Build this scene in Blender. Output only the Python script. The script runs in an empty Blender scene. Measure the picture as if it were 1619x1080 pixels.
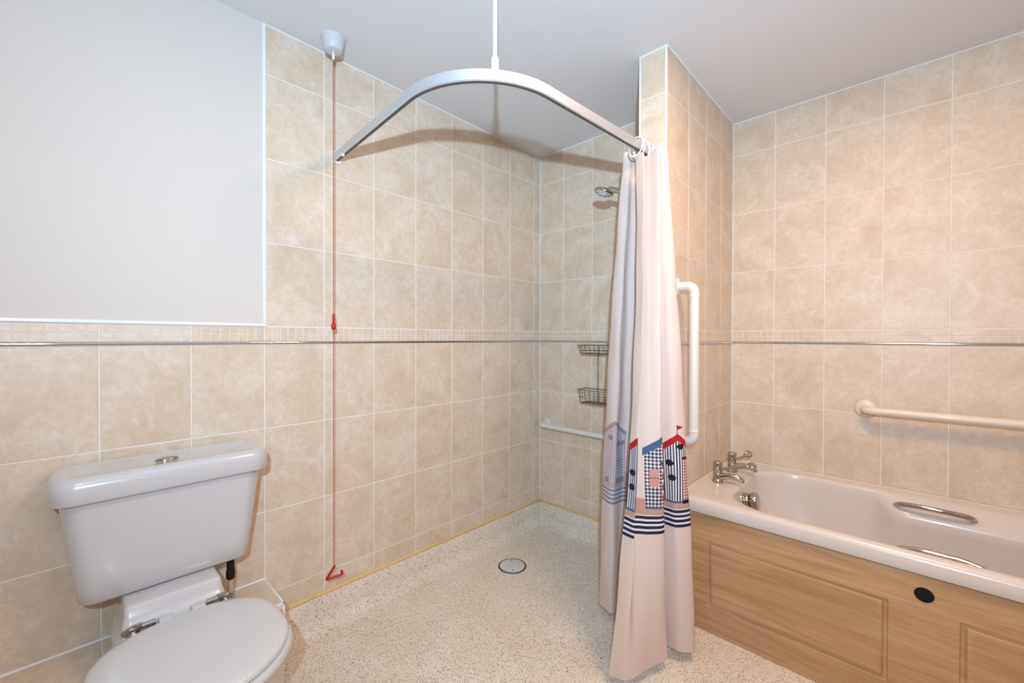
import bpy, bmesh, math, random
from mathutils import Vector, Matrix
random.seed(7)
PI = math.pi
S = bpy.context.scene
COL = S.collection

# ------------------------------------------------------------------ camera, light, exposure
def set_camera():
    yaw, pit, rol = .7603, -.0085, .0026
    fw = Vector((-math.sin(yaw)*math.cos(pit), math.cos(yaw)*math.cos(pit), math.sin(pit)))
    r = Vector((math.cos(yaw), math.sin(yaw), 0)); u = r.cross(fw)
    r, u = r*math.cos(rol)+u*math.sin(rol), -r*math.sin(rol)+u*math.cos(rol)
    cd = bpy.data.cameras.new('camera'); cd.sensor_width = 36; cd.lens = 663.9/1619*36; cd.clip_start = .02
    o = bpy.data.objects.new('camera', cd); COL.objects.link(o)
    m = Matrix.Identity(4)
    for i in range(3): m[i][0], m[i][1], m[i][2] = r[i], u[i], -fw[i]
    m[0][3], m[1][3], m[2][3] = 1.857, -2.2323, 1.2658
    o.matrix_world = m; S.camera = o
set_camera()

w = bpy.data.worlds.new('world'); S.world = w; w.use_nodes = True
w.node_tree.nodes['Background'].inputs[0].default_value = (.5, .5, .5, 1)
w.node_tree.nodes['Background'].inputs[1].default_value = .02

def area_light(name, loc, target, size, watts, col, spread=PI):
    ld = bpy.data.lights.new(name, 'AREA'); ld.shape = 'DISK'; ld.size = size; ld.energy = watts; ld.color = col; ld.spread = spread
    o = bpy.data.objects.new(name, ld); COL.objects.link(o); o.location = loc
    o.rotation_euler = (Vector(target)-Vector(loc)).to_track_quat('-Z', 'Y').to_euler()
# the photographer's flash, just behind and above the camera
area_light('camera_flash', (2.05, -2.43, 1.57), (.55, -.65, 2.15), .035, 31, (.52, .765, 1.0), math.radians(150))
# the room's warm ceiling lamp over the bath side of the room, out of frame
area_light('ceiling_lamp', (1.80, -.98, 2.485), (1.80, -.98, 0), .40, 15.5, (1.0, .61, .33))
area_light('rear_fill_lamp', (1.7, -2.45, 2.485), (1.7, -2.45, 0), .22, 3.5, (1.0, .72, .48))  # unseen warm fill light added overhead, no known fitting

S.view_settings.view_transform = 'Standard'; S.view_settings.look = 'None'
S.view_settings.exposure = .42; S.view_settings.gamma = 1; S.view_settings.use_curve_mapping = False

# ------------------------------------------------------------------ materials
def lin(r, g, b):
    return tuple((c/255/12.92 if c/255 <= .04045 else ((c/255+.055)/1.055)**2.4) for c in (r, g, b))+(1,)
class NT:
    def __init__(s, name):
        s.m = bpy.data.materials.new(name); s.m.use_nodes = True; s.t = s.m.node_tree
        s.p = s.t.nodes['Principled BSDF']
    def n(s, typ, **kw):
        nd = s.t.nodes.new(typ)
        for k, v in kw.items(): setattr(nd, k, v)
        return nd
    def l(s, a, b): s.t.links.new(a, b)
    def math(s, op, a, b=None, c=None):
        nd = s.n('ShaderNodeMath', operation=op)
        for i, v in enumerate((a, b, c)):
            if v is None: continue
            if isinstance(v, (int, float)): nd.inputs[i].default_value = v
            else: s.l(v, nd.inputs[i])
        return nd.outputs[0]
    def mix(s, fac, a, b):
        nd = s.n('ShaderNodeMix', data_type='RGBA')
        for sock, v in ((nd.inputs[0], fac), (nd.inputs[6], a), (nd.inputs[7], b)):
            if isinstance(v, (int, float, tuple)): sock.default_value = v
            else: s.l(v, sock)
        return nd.outputs[2]
    def ramp(s, fac, stops):
        nd = s.n('ShaderNodeValToRGB'); e = nd.color_ramp.elements
        while len(e) < len(stops): e.new(.5)
        for k, (p, c) in enumerate(stops): e[k].position = p; e[k].color = c
        s.l(fac, nd.inputs[0]); return nd.outputs[0]
    def noise(s, vec, scale, detail=2, rough=.5, dist=0):
        nd = s.n('ShaderNodeTexNoise'); nd.inputs['Scale'].default_value = scale; nd.inputs['Detail'].default_value = detail
        nd.inputs['Roughness'].default_value = rough; nd.inputs['Distortion'].default_value = dist
        if vec is not None: s.l(vec, nd.inputs['Vector'])
        return nd.outputs['Fac']
    def bump(s, h, strength, dist=.002):
        nd = s.n('ShaderNodeBump'); nd.inputs['Strength'].default_value = strength; nd.inputs['Distance'].default_value = dist
        s.l(h, nd.inputs['Height']); s.l(nd.outputs[0], s.p.inputs['Normal'])

def plain(name, col, rough=.5, metal=0, coat=0, noise=0, nscale=6):
    t = NT(name); t.p.inputs['Roughness'].default_value = rough; t.p.inputs['Metallic'].default_value = metal
    t.p.inputs['Coat Weight'].default_value = coat; t.p.inputs['Coat Roughness'].default_value = .06
    co = t.n('ShaderNodeTexCoord')
    n = t.noise(co.outputs['Object'], nscale, 4)
    k = 1-noise
    t.l(t.ramp(n, [(.3, (col[0]*k, col[1]*k, col[2]*k, 1)), (.7, col)]), t.p.inputs['Base Color'])
    return t.m

def tile_material():
    t = NT('travertine_look_ceramic')
    co = t.n('ShaderNodeTexCoord'); oi = t.n('ShaderNodeObjectInfo')
    off = t.n('ShaderNodeVectorMath', operation='SCALE'); off.inputs[0].default_value = (13.1, 7.7, 29.3); t.l(oi.outputs['Random'], off.inputs['Scale'])
    v = t.n('ShaderNodeVectorMath', operation='ADD'); t.l(co.outputs['Object'], v.inputs[0]); t.l(off.outputs[0], v.inputs[1])
    vec = v.outputs[0]
    big = t.noise(vec, 6.5, 7, .62, .7)
    c1 = t.ramp(big, [(.30, lin(208, 186, 161)), (.48, lin(219, 200, 179)), (.70, lin(228, 214, 199))])
    fine = t.noise(vec, 42, 7, .7, .6)
    c2 = t.mix(t.math('MULTIPLY', t.ramp(fine, [(.42, (0, 0, 0, 1)), (.62, (1, 1, 1, 1))]), .46), c1, lin(204, 179, 150))
    cloud = t.noise(vec, 9, 6, .7, 1.6)
    c3 = t.mix(t.math('MULTIPLY', t.ramp(cloud, [(.56, (0, 0, 0, 1)), (.68, (1, 1, 1, 1))]), .42), c2, lin(230, 222, 212))
    speck = t.noise(vec, 130, 2, .5, 0)
    c4 = t.mix(t.math('MULTIPLY', t.ramp(speck, [(.66, (0, 0, 0, 1)), (.72, (1, 1, 1, 1))]), .45), c3, lin(230, 222, 208))
    t.l(c4, t.p.inputs['Base Color'])
    t.p.inputs['Roughness'].default_value = .42
    h = t.math('ADD', t.math('MULTIPLY', big, .6), t.math('MULTIPLY', fine, .35))
    t.bump(h, .22, .003)
    return t.m

def vinyl_material():
    t = NT('speckled_safety_vinyl')
    co = t.n('ShaderNodeTexCoord'); vec = co.outputs['Object']
    base = t.ramp(t.noise(vec, 5, 6, .6, .4), [(.3, lin(226, 213, 196)), (.7, lin(236, 226, 213))])
    fine = t.noise(vec, 420, 2, .5)
    col = t.mix(t.math('MULTIPLY', t.ramp(fine, [(.5, (0, 0, 0, 1)), (.64, (1, 1, 1, 1))]), .25), base, lin(205, 186, 162))
    for sc, thr, rad, c, amt in ((270, .70, .37, lin(38, 31, 28), .95), (190, .86, .34, lin(16, 15, 17), .98), (240, .84, .36, lin(158, 122, 92), .75)):
        vo = t.n('ShaderNodeTexVoronoi'); vo.inputs['Scale'].default_value = sc; t.l(vec, vo.inputs['Vector'])
        sep = t.n('ShaderNodeSeparateColor'); t.l(vo.outputs['Color'], sep.inputs[0])
        m = t.math('MULTIPLY', t.math('GREATER_THAN', sep.outputs[0], thr), t.math('LESS_THAN', vo.outputs['Distance'], rad))
        col = t.mix(t.math('MULTIPLY', m, amt), col, c)
    stain = t.noise(vec, 2.6, 5, .65, .8)
    col = t.mix(t.math('MULTIPLY', t.ramp(stain, [(.60, (0, 0, 0, 1)), (.74, (1, 1, 1, 1))]), .25), col, lin(206, 182, 120))
    t.l(col, t.p.inputs['Base Color']); t.p.inputs['Roughness'].default_value = .5
    t.bump(fine, .12, .001)
    return t.m

def wood_material():
    t = NT('light_oak_vinyl_wrap')
    co = t.n('ShaderNodeTexCoord'); mp = t.n('ShaderNodeMapping'); mp.inputs['Scale'].default_value = (1.1, 9, 13)
    t.l(co.outputs['Object'], mp.inputs[0]); vec = mp.outputs[0]
    g = t.noise(vec, 2.2, 6, .6, .9)
    c1 = t.ramp(g, [(.3, lin(172, 132, 92)), (.5, lin(190, 150, 108)), (.7, lin(203, 166, 125))])
    mp2 = t.n('ShaderNodeMapping'); mp2.inputs['Scale'].default_value = (1.5, 60, 95); t.l(co.outputs['Object'], mp2.inputs[0])
    f = t.noise(mp2.outputs[0], 3, 4, .6)
    c2 = t.mix(t.math('MULTIPLY', t.ramp(f, [(.45, (0, 0, 0, 1)), (.68, (1, 1, 1, 1))]), .35), c1, lin(156, 114, 75))
    t.l(c2, t.p.inputs['Base Color']); t.p.inputs['Roughness'].default_value = .38
    return t.m

def cloth_material():
    t = NT('printed_curtain_fabric')
    at = t.n('ShaderNodeAttribute'); at.attribute_name = 'print'
    co = t.n('ShaderNodeTexCoord')
    n = t.noise(co.outputs['Object'], 24, 5, .6)
    c = t.mix(t.math('MULTIPLY', n, .08), at.outputs['Color'], lin(205, 180, 165))
    t.l(c, t.p.inputs['Base Color']); t.p.inputs['Roughness'].default_value = .8
    t.p.inputs['Specular IOR Level'].default_value = .2
    t.bump(n, .15, .004)
    tr = t.n('ShaderNodeBsdfTranslucent'); t.l(c, tr.inputs[0])
    mx = t.n('ShaderNodeMixShader'); mx.inputs[0].default_value = .22
    t.l(t.p.outputs[0], mx.inputs[1]); t.l(tr.outputs[0], mx.inputs[2]); t.l(mx.outputs[0], t.t.nodes['Material Output'].inputs[0])
    return t.m

M = dict(
    tile=tile_material(), vinyl=vinyl_material(), wood=wood_material(), cloth=cloth_material(),
    grout=plain('white_grout', lin(236, 231, 224), .8, noise=.06, nscale=20),
    paint=plain('cream_wall_paint', lin(216, 207, 199), .6, noise=.02, nscale=2),
    ceil=plain('white_ceiling_paint', lin(225, 224, 226), .8, noise=.02, nscale=1.5),
    white=plain('white_plastic_trim', lin(236, 237, 238), .35, coat=.2),
    ceramic=plain('white_vitreous_china', lin(202, 200, 201), .22, coat=.8, noise=.01),
    seat=plain('white_toilet_seat_plastic', lin(208, 208, 208), .3, coat=.3),
    acrylic=plain('cream_bath_acrylic', lin(218, 207, 198), .25, coat=.5, noise=.02),
    cream=plain('cream_plastic_coated_tube', lin(228, 216, 200), .35, coat=.2),
    whitebar=plain('white_plastic_coated_tube', lin(222, 217, 208), .35, coat=.2),
    chrome=plain('polished_chrome', lin(182, 178, 172), .09, 1),
    wire=plain('dull_chrome_wire', lin(150, 146, 140), .25, 1, noise=.3, nscale=60),
    alu=plain('satin_aluminium', lin(212, 215, 219), .36, .7),
    dark=plain('dark_track_underside', lin(92, 88, 80), .6),
    black=plain('black_rubber_and_hole_shade', lin(4, 4, 5), .95),
    brass=plain('tarnished_dark_brass', lin(58, 44, 32), .45, .6, noise=.5, nscale=80),
    pipe=plain('cream_painted_pipe', lin(200, 180, 150), .5, noise=.2, nscale=40),
    greyplastic=plain('shaded_white_plastic', lin(206, 206, 210), .45),  # white switch greyed, its shaded look put into the base colour
    red=plain('red_plastic', lin(190, 14, 18), .35),
    cord=plain('red_nylon_cord', lin(186, 44, 44), .7),
    yellow=plain('yellowed_silicone_sealant', lin(236, 200, 128), .45, noise=.22, nscale=1.6),
    steel=plain('brushed_steel_grate', lin(214, 219, 222), .4, .25),
    mirror_chrome=plain('chrome_listello', lin(205, 203, 200), .08, 1),
)

# ------------------------------------------------------------------ mesh helpers
def obj(name, bm, mat, parent=None, smooth=None):
    me = bpy.data.meshes.new(name); bmesh.ops.recalc_face_normals(bm, faces=bm.faces[:]); bm.to_mesh(me); bm.free()
    me.materials.append(M[mat] if isinstance(mat, str) else mat)
    if smooth is not None:
        me.shade_smooth(); me.set_sharp_from_angle(angle=math.radians(smooth))
    o = bpy.data.objects.new(name, me); COL.objects.link(o); o.parent = parent
    return o
def empty(name, loc=(0, 0, 0)):
    o = bpy.data.objects.new(name, None); COL.objects.link(o); o.location = loc; o.empty_display_size = .05
    return o
def tag(o, label, cat, group=None):
    o['label'] = label; o['category'] = cat
    if group: o['group'] = group
    return o
def struct(o, label=None):
    o['kind'] = 'structure'
    if label: o['label'] = label
    return o
def box(bm, x0, x1, y0, y1, z0, z1, bev=0):
    vs = [bm.verts.new((x, y, z)) for z in (z0, z1) for y in (y0, y1) for x in (x0, x1)]
    fs = [bm.faces.new([vs[i] for i in q]) for q in ((0, 2, 3, 1), (4, 5, 7, 6), (0, 1, 5, 4), (2, 6, 7, 3), (0, 4, 6, 2), (1, 3, 7, 5))]
    if bev:
        es = {e for f in fs for e in f.edges}
        bmesh.ops.bevel(bm, geom=list(es), offset=bev, segments=2, affect='EDGES', profile=.5)
def newbm(): return bmesh.new()
def boxobj(name, b, mat, parent=None, bev=0):
    bm = newbm(); box(bm, *b, bev=bev); return obj(name, bm, mat, parent, 40 if bev else None)
def loft(bm, rings, cap0=True, cap1=True, closed=True):
    R = [[bm.verts.new(p) for p in ring] for ring in rings]
    n = len(R[0])
    for a, b in zip(R, R[1:]):
        for i in range(n if closed else n-1):
            j = (i+1) % n
            bm.faces.new((a[i], a[j], b[j], b[i]))
    if cap0: bm.faces.new(R[0][::-1])
    if cap1: bm.faces.new(R[-1])
    return R
def lathe(bm, prof, origin=(0, 0, 0), axis=(0, 0, 1), seg=28):
    """prof: list of (radius, height along axis)"""
    q = Vector((0, 0, 1)).rotation_difference(Vector(axis).normalized()); o = Vector(origin)
    rings = [[tuple(o+q @ Vector((r*math.cos(a), r*math.sin(a), h))) for a in (2*PI*k/seg for k in range(seg))] for r, h in prof]
    loft(bm, rings)
def tube(bm, pts, r, seg=12, closed=False, flat=None):
    """round tube along pts; r number or list"""
    P = [Vector(p) for p in pts]; n = len(P); rings = []
    T = []
    for i in range(n):
        if closed: t = P[(i+1) % n]-P[i-1]
        else: t = P[min(i+1, n-1)]-P[max(i-1, 0)]
        T.append(t.normalized())
    up = Vector((0, 0, 1)) if abs(T[0].z) < .9 else Vector((1, 0, 0))
    N = (up-T[0]*up.dot(T[0])).normalized()
    for i in range(n):
        if i: 
            N = T[i-1].rotation_difference(T[i]) @ N
            N = (N-T[i]*N.dot(T[i])).normalized()
        B = T[i].cross(N); rr = r[i] if isinstance(r, (list, tuple)) else r
        rings.append([tuple(P[i]+(N*math.cos(a)+B*math.sin(a))*rr) for a in (2*PI*k/seg for k in range(seg))])
    if closed:
        rings.append(rings[0]); Rr = [[bm.verts.new(p) for p in g] for g in rings[:-1]]; Rr.append(Rr[0])
        for a, b in zip(Rr, Rr[1:]):
            for i in range(seg): bm.faces.new((a[i], a[(i+1) % seg], b[(i+1) % seg], b[i]))
    else: loft(bm, rings)
def fillet(pts, rad, n=8):
    """round the inner corners of a polyline"""
    P = [Vector(p) for p in pts]; out = [P[0]]
    for a, b, c in zip(P, P[1:], P[2:]):
        d1 = (a-b); d2 = (c-b); k = min(rad, d1.length*.49, d2.length*.49)
        p0 = b+d1.normalized()*k; p1 = b+d2.normalized()*k
        for i in range(n+1):
            t = i/n; out.append(p0*(1-t)**2+b*2*t*(1-t)+p1*t*t)
    out.append(P[-1]); return out
def rrect(x0, x1, y0, y1, r, z, n=6):
    """rounded rectangle loop; r = radius or 4 radii (x1y1, x0y1, x0y0, x1y0)"""
    if not isinstance(r, (list, tuple)): r = [r]*4
    out = []
    for k, (cx, cy, sx, sy) in enumerate(((x1, y1, -1, -1), (x0, y1, 1, -1), (x0, y0, 1, 1), (x1, y0, -1, 1))):
        for i in range(n+1):
            a = PI/2*k+PI/2*i/n
            out.append((cx+sx*r[k]+r[k]*math.cos(a), cy+sy*r[k]+r[k]*math.sin(a), z))
    return out

# ------------------------------------------------------------------ the room
H = 2.5016
ZR = [.1383, .2383, .5713, .9043, 1.2373]          # tile rows under the chrome strip
ZU = [1.3101, 1.6431, 1.9761, 2.3091, H]           # tile rows over the border
XP0, XP1, YP, YA, XR, YF = .979, 1.103, -.497, .4106, 2.81, -3.3
YPANEL = -1.7026
GD = .0014                                           # grout depth behind the tile faces
floor = struct(boxobj('floor', (-.1, XR+.1, YF-.1, YA+.1, -.06, 0), 'vinyl'), 'speckled cream safety vinyl floor')
ceiling = struct(boxobj('ceiling', (-.1, XR+.1, YF-.1, YA+.1, H, H+.08), 'ceil'), 'plain white painted ceiling')
wall_left = struct(boxobj('wall_left', (-.1, -GD, YF, 0, 0, H), 'grout'), 'long tiled wall behind the toilet and shower')
wall_back = struct(boxobj('wall_back', (-.1, XP0, GD, .1, 0, H), 'grout'), 'tiled end wall of the shower')
wall_part = struct(boxobj('wall_partition', (XP0+GD, XP1-GD, YP+GD, YA+.1, 0, H), 'grout'), 'tiled stub wall between shower and bath')
wall_alc = struct(boxobj('wall_alcove', (XP1, XR+.1, YA+GD, YA+.1, 0, H), 'grout'), 'tiled wall along the bath')
struct(boxobj('wall_right', (XR, XR+.1, YF-.1, YA+GD, 0, H), 'paint'))
struct(boxobj('wall_front', (-.1, XR, YF-.1, YF, 0, H), 'paint'))

tile_cache = {}
def tile_mesh(wd, ht):
    key = (round(wd, 4), round(ht, 4))
    if key in tile_cache: return tile_cache[key]
    g = .0021; b = .0010; a, c = wd/2-g, ht/2-g
    bm = newbm()
    rings = [[(sx*(a-i), d, sz*(c-i)) for sx, sz in ((1, 1), (-1, 1), (-1, -1), (1, -1))] for i, d in ((0, -GD), (0, -b), (b, 0))]
    loft(bm, rings, cap0=False)
    me = bpy.data.meshes.new('tile'); bmesh.ops.recalc_face_normals(bm, faces=bm.faces[:]); bm.to_mesh(me); bm.free()
    me.materials.append(M['tile']); tile_cache[key] = me
    return me
border_cache = {}
def border_mesh(wd, z0, z1):
    key = round(wd, 4)
    if key in border_cache: return border_cache[key]
    bm = newbm(); g = .0018; n = max(1, round(wd/.0292)); pw = wd/n; ph = (z1-z0)/2
    for i in range(n):
        for j in range(2):
            x0 = -wd/2+i*pw; za = -(z1-z0)/2+j*ph
            e = .0012 if 0 < i else g; f = .0012 if i < n-1 else g
            q = [(x0+e, x0+pw-f, za+.0012, za+ph-.0012)][0]
            rings = [[(x, d, z) for x, z in ((q[1]-k, q[3]-k), (q[0]+k, q[3]-k), (q[0]+k, q[2]+k), (q[1]-k, q[2]+k))] for k, d in ((0, -GD), (0, -.0008), (.001, 0))]
            loft(bm, rings, cap0=False)
    me = bpy.data.meshes.new('border_tile'); bmesh.ops.recalc_face_normals(bm, faces=bm.faces[:]); bm.to_mesh(me); bm.free()
    me.materials.append(M['tile']); border_cache[key] = me
    return me
def put(name, me, parent, p, n):
    o = bpy.data.objects.new(name, me); COL.objects.link(o); o.location = p
    if len(n) > 2 and abs(n[2]) > .5: o.rotation_euler = (PI/2, 0, 0)
    else: o.rotation_euler = (0, 0, math.atan2(n[1], n[0])-PI/2)
    o.parent = parent; return o
def tile_wall(parent, plane_axis, plane, n, cuts, rows):
    for a, b in zip(cuts, cuts[1:]):
        for z0, z1 in zip(rows, rows[1:]):
            m = (a+b)/2; p = (plane, m, (z0+z1)/2) if plane_axis == 0 else (m, plane, (z0+z1)/2)
            put('tile', tile_mesh(abs(b-a), z1-z0), parent, p, n)
def border_row(parent, plane_axis, plane, n, cuts):
    for a, b in zip(cuts, cuts[1:]):
        m = (a+b)/2; z = (1.2495+1.3085)/2; p = (plane, m, z) if plane_axis == 0 else (m, plane, z)
        put('border_tile', border_mesh(abs(b-a), 1.2495, 1.3085), parent, p, n)
WL = [0]+[-(.066+k*.2338) for k in range(12)]
WLU = [y for y in WL if y > YPANEL-.01]
tile_wall(wall_left, 0, 0, (1, 0), WL, ZR); border_row(wall_left, 0, 0, (1, 0), WL)
tile_wall(wall_left, 0, 0, (1, 0), WLU, ZU)
CB = [0, .199, .4185, .638, .8575, XP0]
tile_wall(wall_back, 1, 0, (0, -1), CB, ZR); border_row(wall_back, 1, 0, (0, -1), CB); tile_wall(wall_back, 1, 0, (0, -1), CB, ZU)
CP = [YP, -.256, -.026, .2045, YA]; CPS = [YP, -.256, 0]
for rows in (ZR, ZU):
    tile_wall(wall_part, 0, XP0, (-1, 0), CPS, rows)
    tile_wall(wall_part, 1, YP, (0, -1), [XP0+.004, XP1-.008], rows)
    tile_wall(wall_part, 0, XP1, (1, 0), [CP[0]+.004]+CP[1:], rows if rows is ZU else ZR[2:])
border_row(wall_part, 0, XP0, (-1, 0), CPS); border_row(wall_part, 1, YP, (0, -1), [XP0+.004, XP1-.008]); border_row(wall_part, 0, XP1, (1, 0), CP)
CA = [XP1, XP1+.2111]+[XP1+.2111+k*.2213 for k in range(1, 7)]+[XR]
tile_wall(wall_alc, 1, YA, (0, -1), CA, ZR[2:]); tile_wall(wall_alc, 1, YA, (0, -1), CA, ZU); border_row(wall_alc, 1, YA, (0, -1), CA)
# painted part of the left wall with its white edging
boxobj('painted_panel', (-.02, -.0008, YF, YPANEL, 1.313, H), 'paint', wall_left)
boxobj('edge_trim', (-.004, .004, YPANEL-.006, YPANEL+.006, 1.3196, H), 'white', wall_left, .0015)
boxobj('edge_trim', (-.004, .004, YF, YPANEL+.006, 1.3085, 1.3195), 'white', wall_left, .0015)
boxobj('edge_trim', (XP1-.010, XP1+.0015, YP-.0015, YP+.005, .14, H), 'white', wall_part, .003)
boxobj('edge_trim', (XP0-.0015, XP0+.005, YP-.0015, YP+.005, .14, H), 'white', wall_part, .002)
# chrome strips
def strip(n, p0, p1, nrm):
    bm = newbm(); p0, p1 = Vector(p0), Vector(p1); nv = Vector(nrm)
    prof = [(-.001, -.0062)]+[(.0065*math.cos(a), .0062*math.sin(a)) for a in [(-PI/2+PI*k/10) for k in range(11)]]+[(-.001, .0062)]
    loft(bm, [[tuple(p+nv*d+Vector((0, 0, h))) for d, h in prof] for p in (p0, p1)])
    return struct(obj('trim_%d' % n, bm, 'mirror_chrome', None, 60))
ZC = 1.2437
strip(1, (0, WL[-1], ZC), (0, 0, ZC), (1, 0, 0)); strip(2, (0, 0, ZC), (XP0, 0, ZC), (0, -1, 0)); strip(3, (XP0, 0, ZC), (XP0, YP, ZC), (-1, 0, 0))
strip(4, (XP0, YP, ZC), (XP1, YP, ZC), (0, -1, 0)); strip(5, (XP1, YP, ZC), (XP1, YA, ZC), (1, 0, 0)); strip(6, (XP1, YA, ZC), (XR, YA, ZC), (0, -1, 0))
# coving line where walls meet the ceiling (white caulk) and caulked corners
def caulk(parent, p0, p1, r=.0035):
    bm = newbm(); tube(bm, [p0, p1], r, 6); return obj('caulk_line', bm, 'white', parent)
zc = H-.001
caulk(wall_left, (.0005, YPANEL, zc), (.0005, 0, zc)); caulk(wall_back, (0, -.0005, zc), (XP0, -.0005, zc)); caulk(wall_part, (XP1+.0005, YP, zc), (XP1+.0005, YA, zc))
caulk(wall_part, (XP0, YP-.0005, zc), (XP1, YP-.0005, zc)); caulk(wall_alc, (XP1, YA-.0005, zc), (XR, YA-.0005, zc))
caulk(wall_back, (0, 0, .14), (0, 0, H), .003); caulk(wall_alc, (XP1, YA, .57), (XP1, YA, H), .003)
# coved vinyl upstand with yellowed sealant
def cove(name, v, m):
    prof = [(-.001, .140), (.004, .141), (.005, .139), (.005, .062)]+[(.062-.057*math.cos(a), .059-.057*math.sin(a)) for a in [PI/2*k/8 for k in range(9)]]+[(.064, -.001), (-.001, -.001)]
    bm = newbm(); loft(bm, [[(p[0]+q[0]*o, p[1]+q[1]*o, z) for o, z in prof] for p, q in zip(v, m)])
    b = struct(obj(name, bm, 'vinyl', None, 35), 'coved vinyl upstand at the foot of the wall')
    bm = newbm(); pf = [(-.001, .138)]+[(.0075*math.cos(a)+.001, .1475+.0075*math.sin(a)) for a in [-PI/2+PI*k/6 for k in range(7)]]+[(-.001, .156)]
    loft(bm, [[(p[0]+q[0]*o, p[1]+q[1]*o, z) for o, z in pf] for p, q in zip(v, m)])
    s = obj('sealant_bead', bm, 'yellow', b, 50)
    return b
cove('baseboard_left', [(0, -1.702), (0, 0)], [(1, 0), (1, -1)])
cove('baseboard_back', [(0, 0), (XP0, 0)], [(1, -1), (-1, -1)])
cove('baseboard_partition', [(XP0, 0), (XP0, YP), (XP1, YP), (XP1, -.362)], [(-1, -1), (-1, -1), (1, -1), (1, 0)])

# ------------------------------------------------------------------ tiled pipe boxing behind the toilet
BX, BY, BZ = .221, -1.7026, .305
bxg = tag(empty('pipe_boxing', (.11, -2.1, 0)), 'low tiled boxing along the wall behind the toilet, white edge trim', 'boxing')
def pb(o):
    o.parent = bxg; o.matrix_parent_inverse = Matrix.Translation((-.11, 2.1, 0)); return o
pb(boxobj('box_body', (.0005, BX-GD, -2.9, BY-GD, 0, BZ-GD), 'grout'))
yc = [BY-.006]+[-(.066+k*.2338) for k in range(8, 12)]
for a, b in zip(yc, yc[1:]):
    t = put('tile', tile_mesh(BX-.014, abs(b-a)), None, ((BX-.008)/2, (a+b)/2, BZ), (0, 0, 1)); pb(t)
    t = put('tile', tile_mesh(abs(b-a), BZ-.152), None, (BX, (a+b)/2, (BZ+.14)/2-.004), (1, 0)); pb(t)
pb(put('tile', tile_mesh(BX-.01, BZ-.152), None, (BX/2, BY, (BZ+.14)/2-.004), (0, 1)))
pb(boxobj('edge_trim', (0, BX+.002, BY-.006, BY+.002, BZ-.006, BZ+.002), 'white', None, .002))
pb(boxobj('edge_trim', (BX-.008, BX+.002, -2.9, BY+.002, BZ-.006, BZ+.002), 'white', None, .002))
pb(boxobj('edge_trim', (BX-.008, BX+.002, BY-.006, BY+.002, .14, BZ+.002), 'white', None, .002))
bm = newbm(); tube(bm, [(.002, -2.9, BZ+.001), (.002, BY, BZ+.001)], .0045, 8); pb(obj('silicone_line', bm, 'white'))

# ------------------------------------------------------------------ toilet
CY = -2.012
toilet = tag(empty('toilet', (.4, CY, 0)), 'white close-coupled toilet with closed lid against the tiled wall', 'toilet')
def tp(o, par=None):
    if par is None: o.parent = toilet; o.matrix_parent_inverse = Matrix.Translation((-.4, -CY, 0))
    else: o.parent = par; o.matrix_parent_inverse = Matrix.Translation((-.4, -CY, 0)) if par is toilet else Matrix.Identity(4)
    return o
bm = newbm()
rings = []
for z, hw, x0, x1, rf in ((.499, .196, .03, .165, .036), (.5015, .205, .024, .174, .04), (.508, .211, .02, .180, .043), (.56, .217, .018, .185, .044), (.70, .235, .016, .193, .046), (.80, .247, .014, .199, .055), (.812, .247, .014, .199, .055)):
    rings.append(rrect(x0, x1, CY-hw, CY+hw, [rf, .012, .012, rf], z, 8))
loft(bm, rings); cist = tp(obj('cistern', bm, 'ceramic', None, 50))
bm = newbm(); rings = []
for z, d, dz in ((.806, .008, 0), (.804, .003, 0), (.808, 0, 0), (.845, -.001, 0), (.858, .002, 0), (.868, .008, 0), (.874, .017, 0), (.8755, .026, 0), (.8745, .034, 0), (.8725, .040, 0)):
    rings.append(rrect(.008+min(d, .02), .218-d, CY-.268+d, CY+.268-d, [max(.02, .058-d), .014, .014, max(.02, .058-d)], z, 8))
loft(bm, rings); lid = tp(obj('cistern_lid', bm, 'ceramic', None, 50))
bm = newbm()
rings = [[(.125+.017*s*math.cos(a), CY-.008+.030*s*math.sin(a), z) for a in [2*PI*k/28 for k in range(28)]] for s, z in ((1, .872), (1, .8755), (.93, .8775), (.85, .8780))]
loft(bm, rings); btn = tp(obj('flush_button', bm, 'chrome', None, 40))
bm = newbm(); box(bm, .125-.0006, .125+.0006, CY-.033, CY+.017, .8778, .8784); gap = tp(obj('button_split', bm, 'dark'), btn)
# pan
def egg(x0, x1, hw, z, n=56, back=.62, sq=2.0):
    """seat shaped loop: blunt at the back (x0), round at the front (x1)"""
    out = []; xm = x0+(x1-x0)*.54
    for k in range(n):
        a = 2*PI*k/n; c, s = math.cos(a), math.sin(a)
        if c >= 0: x = xm+(x1-xm)*c; y = hw*s
        else:
            e = .60
            x = xm-(xm-x0)*abs(c)**e; y = hw*math.copysign(abs(s)**.86, s)
        out.append((x, CY+y, z))
    return out
bm = newbm()
prof = [(.0, .235, .56, .105), (.02, .235, .555, .100), (.12, .237, .535, .092), (.20, .237, .55, .10), (.28, .24, .62, .135), (.34, .243, .692, .172), (.385, .245, .720, .192), (.405, .247, .726, .197), (.415, .25, .724, .195), (.419, .258, .714, .187)]
loft(bm, [egg(a, b, h, z) for z, a, b, h in prof]); pan = tp(obj('pan', bm, 'ceramic', None, 50))
bm = newbm(); rings = []
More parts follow.
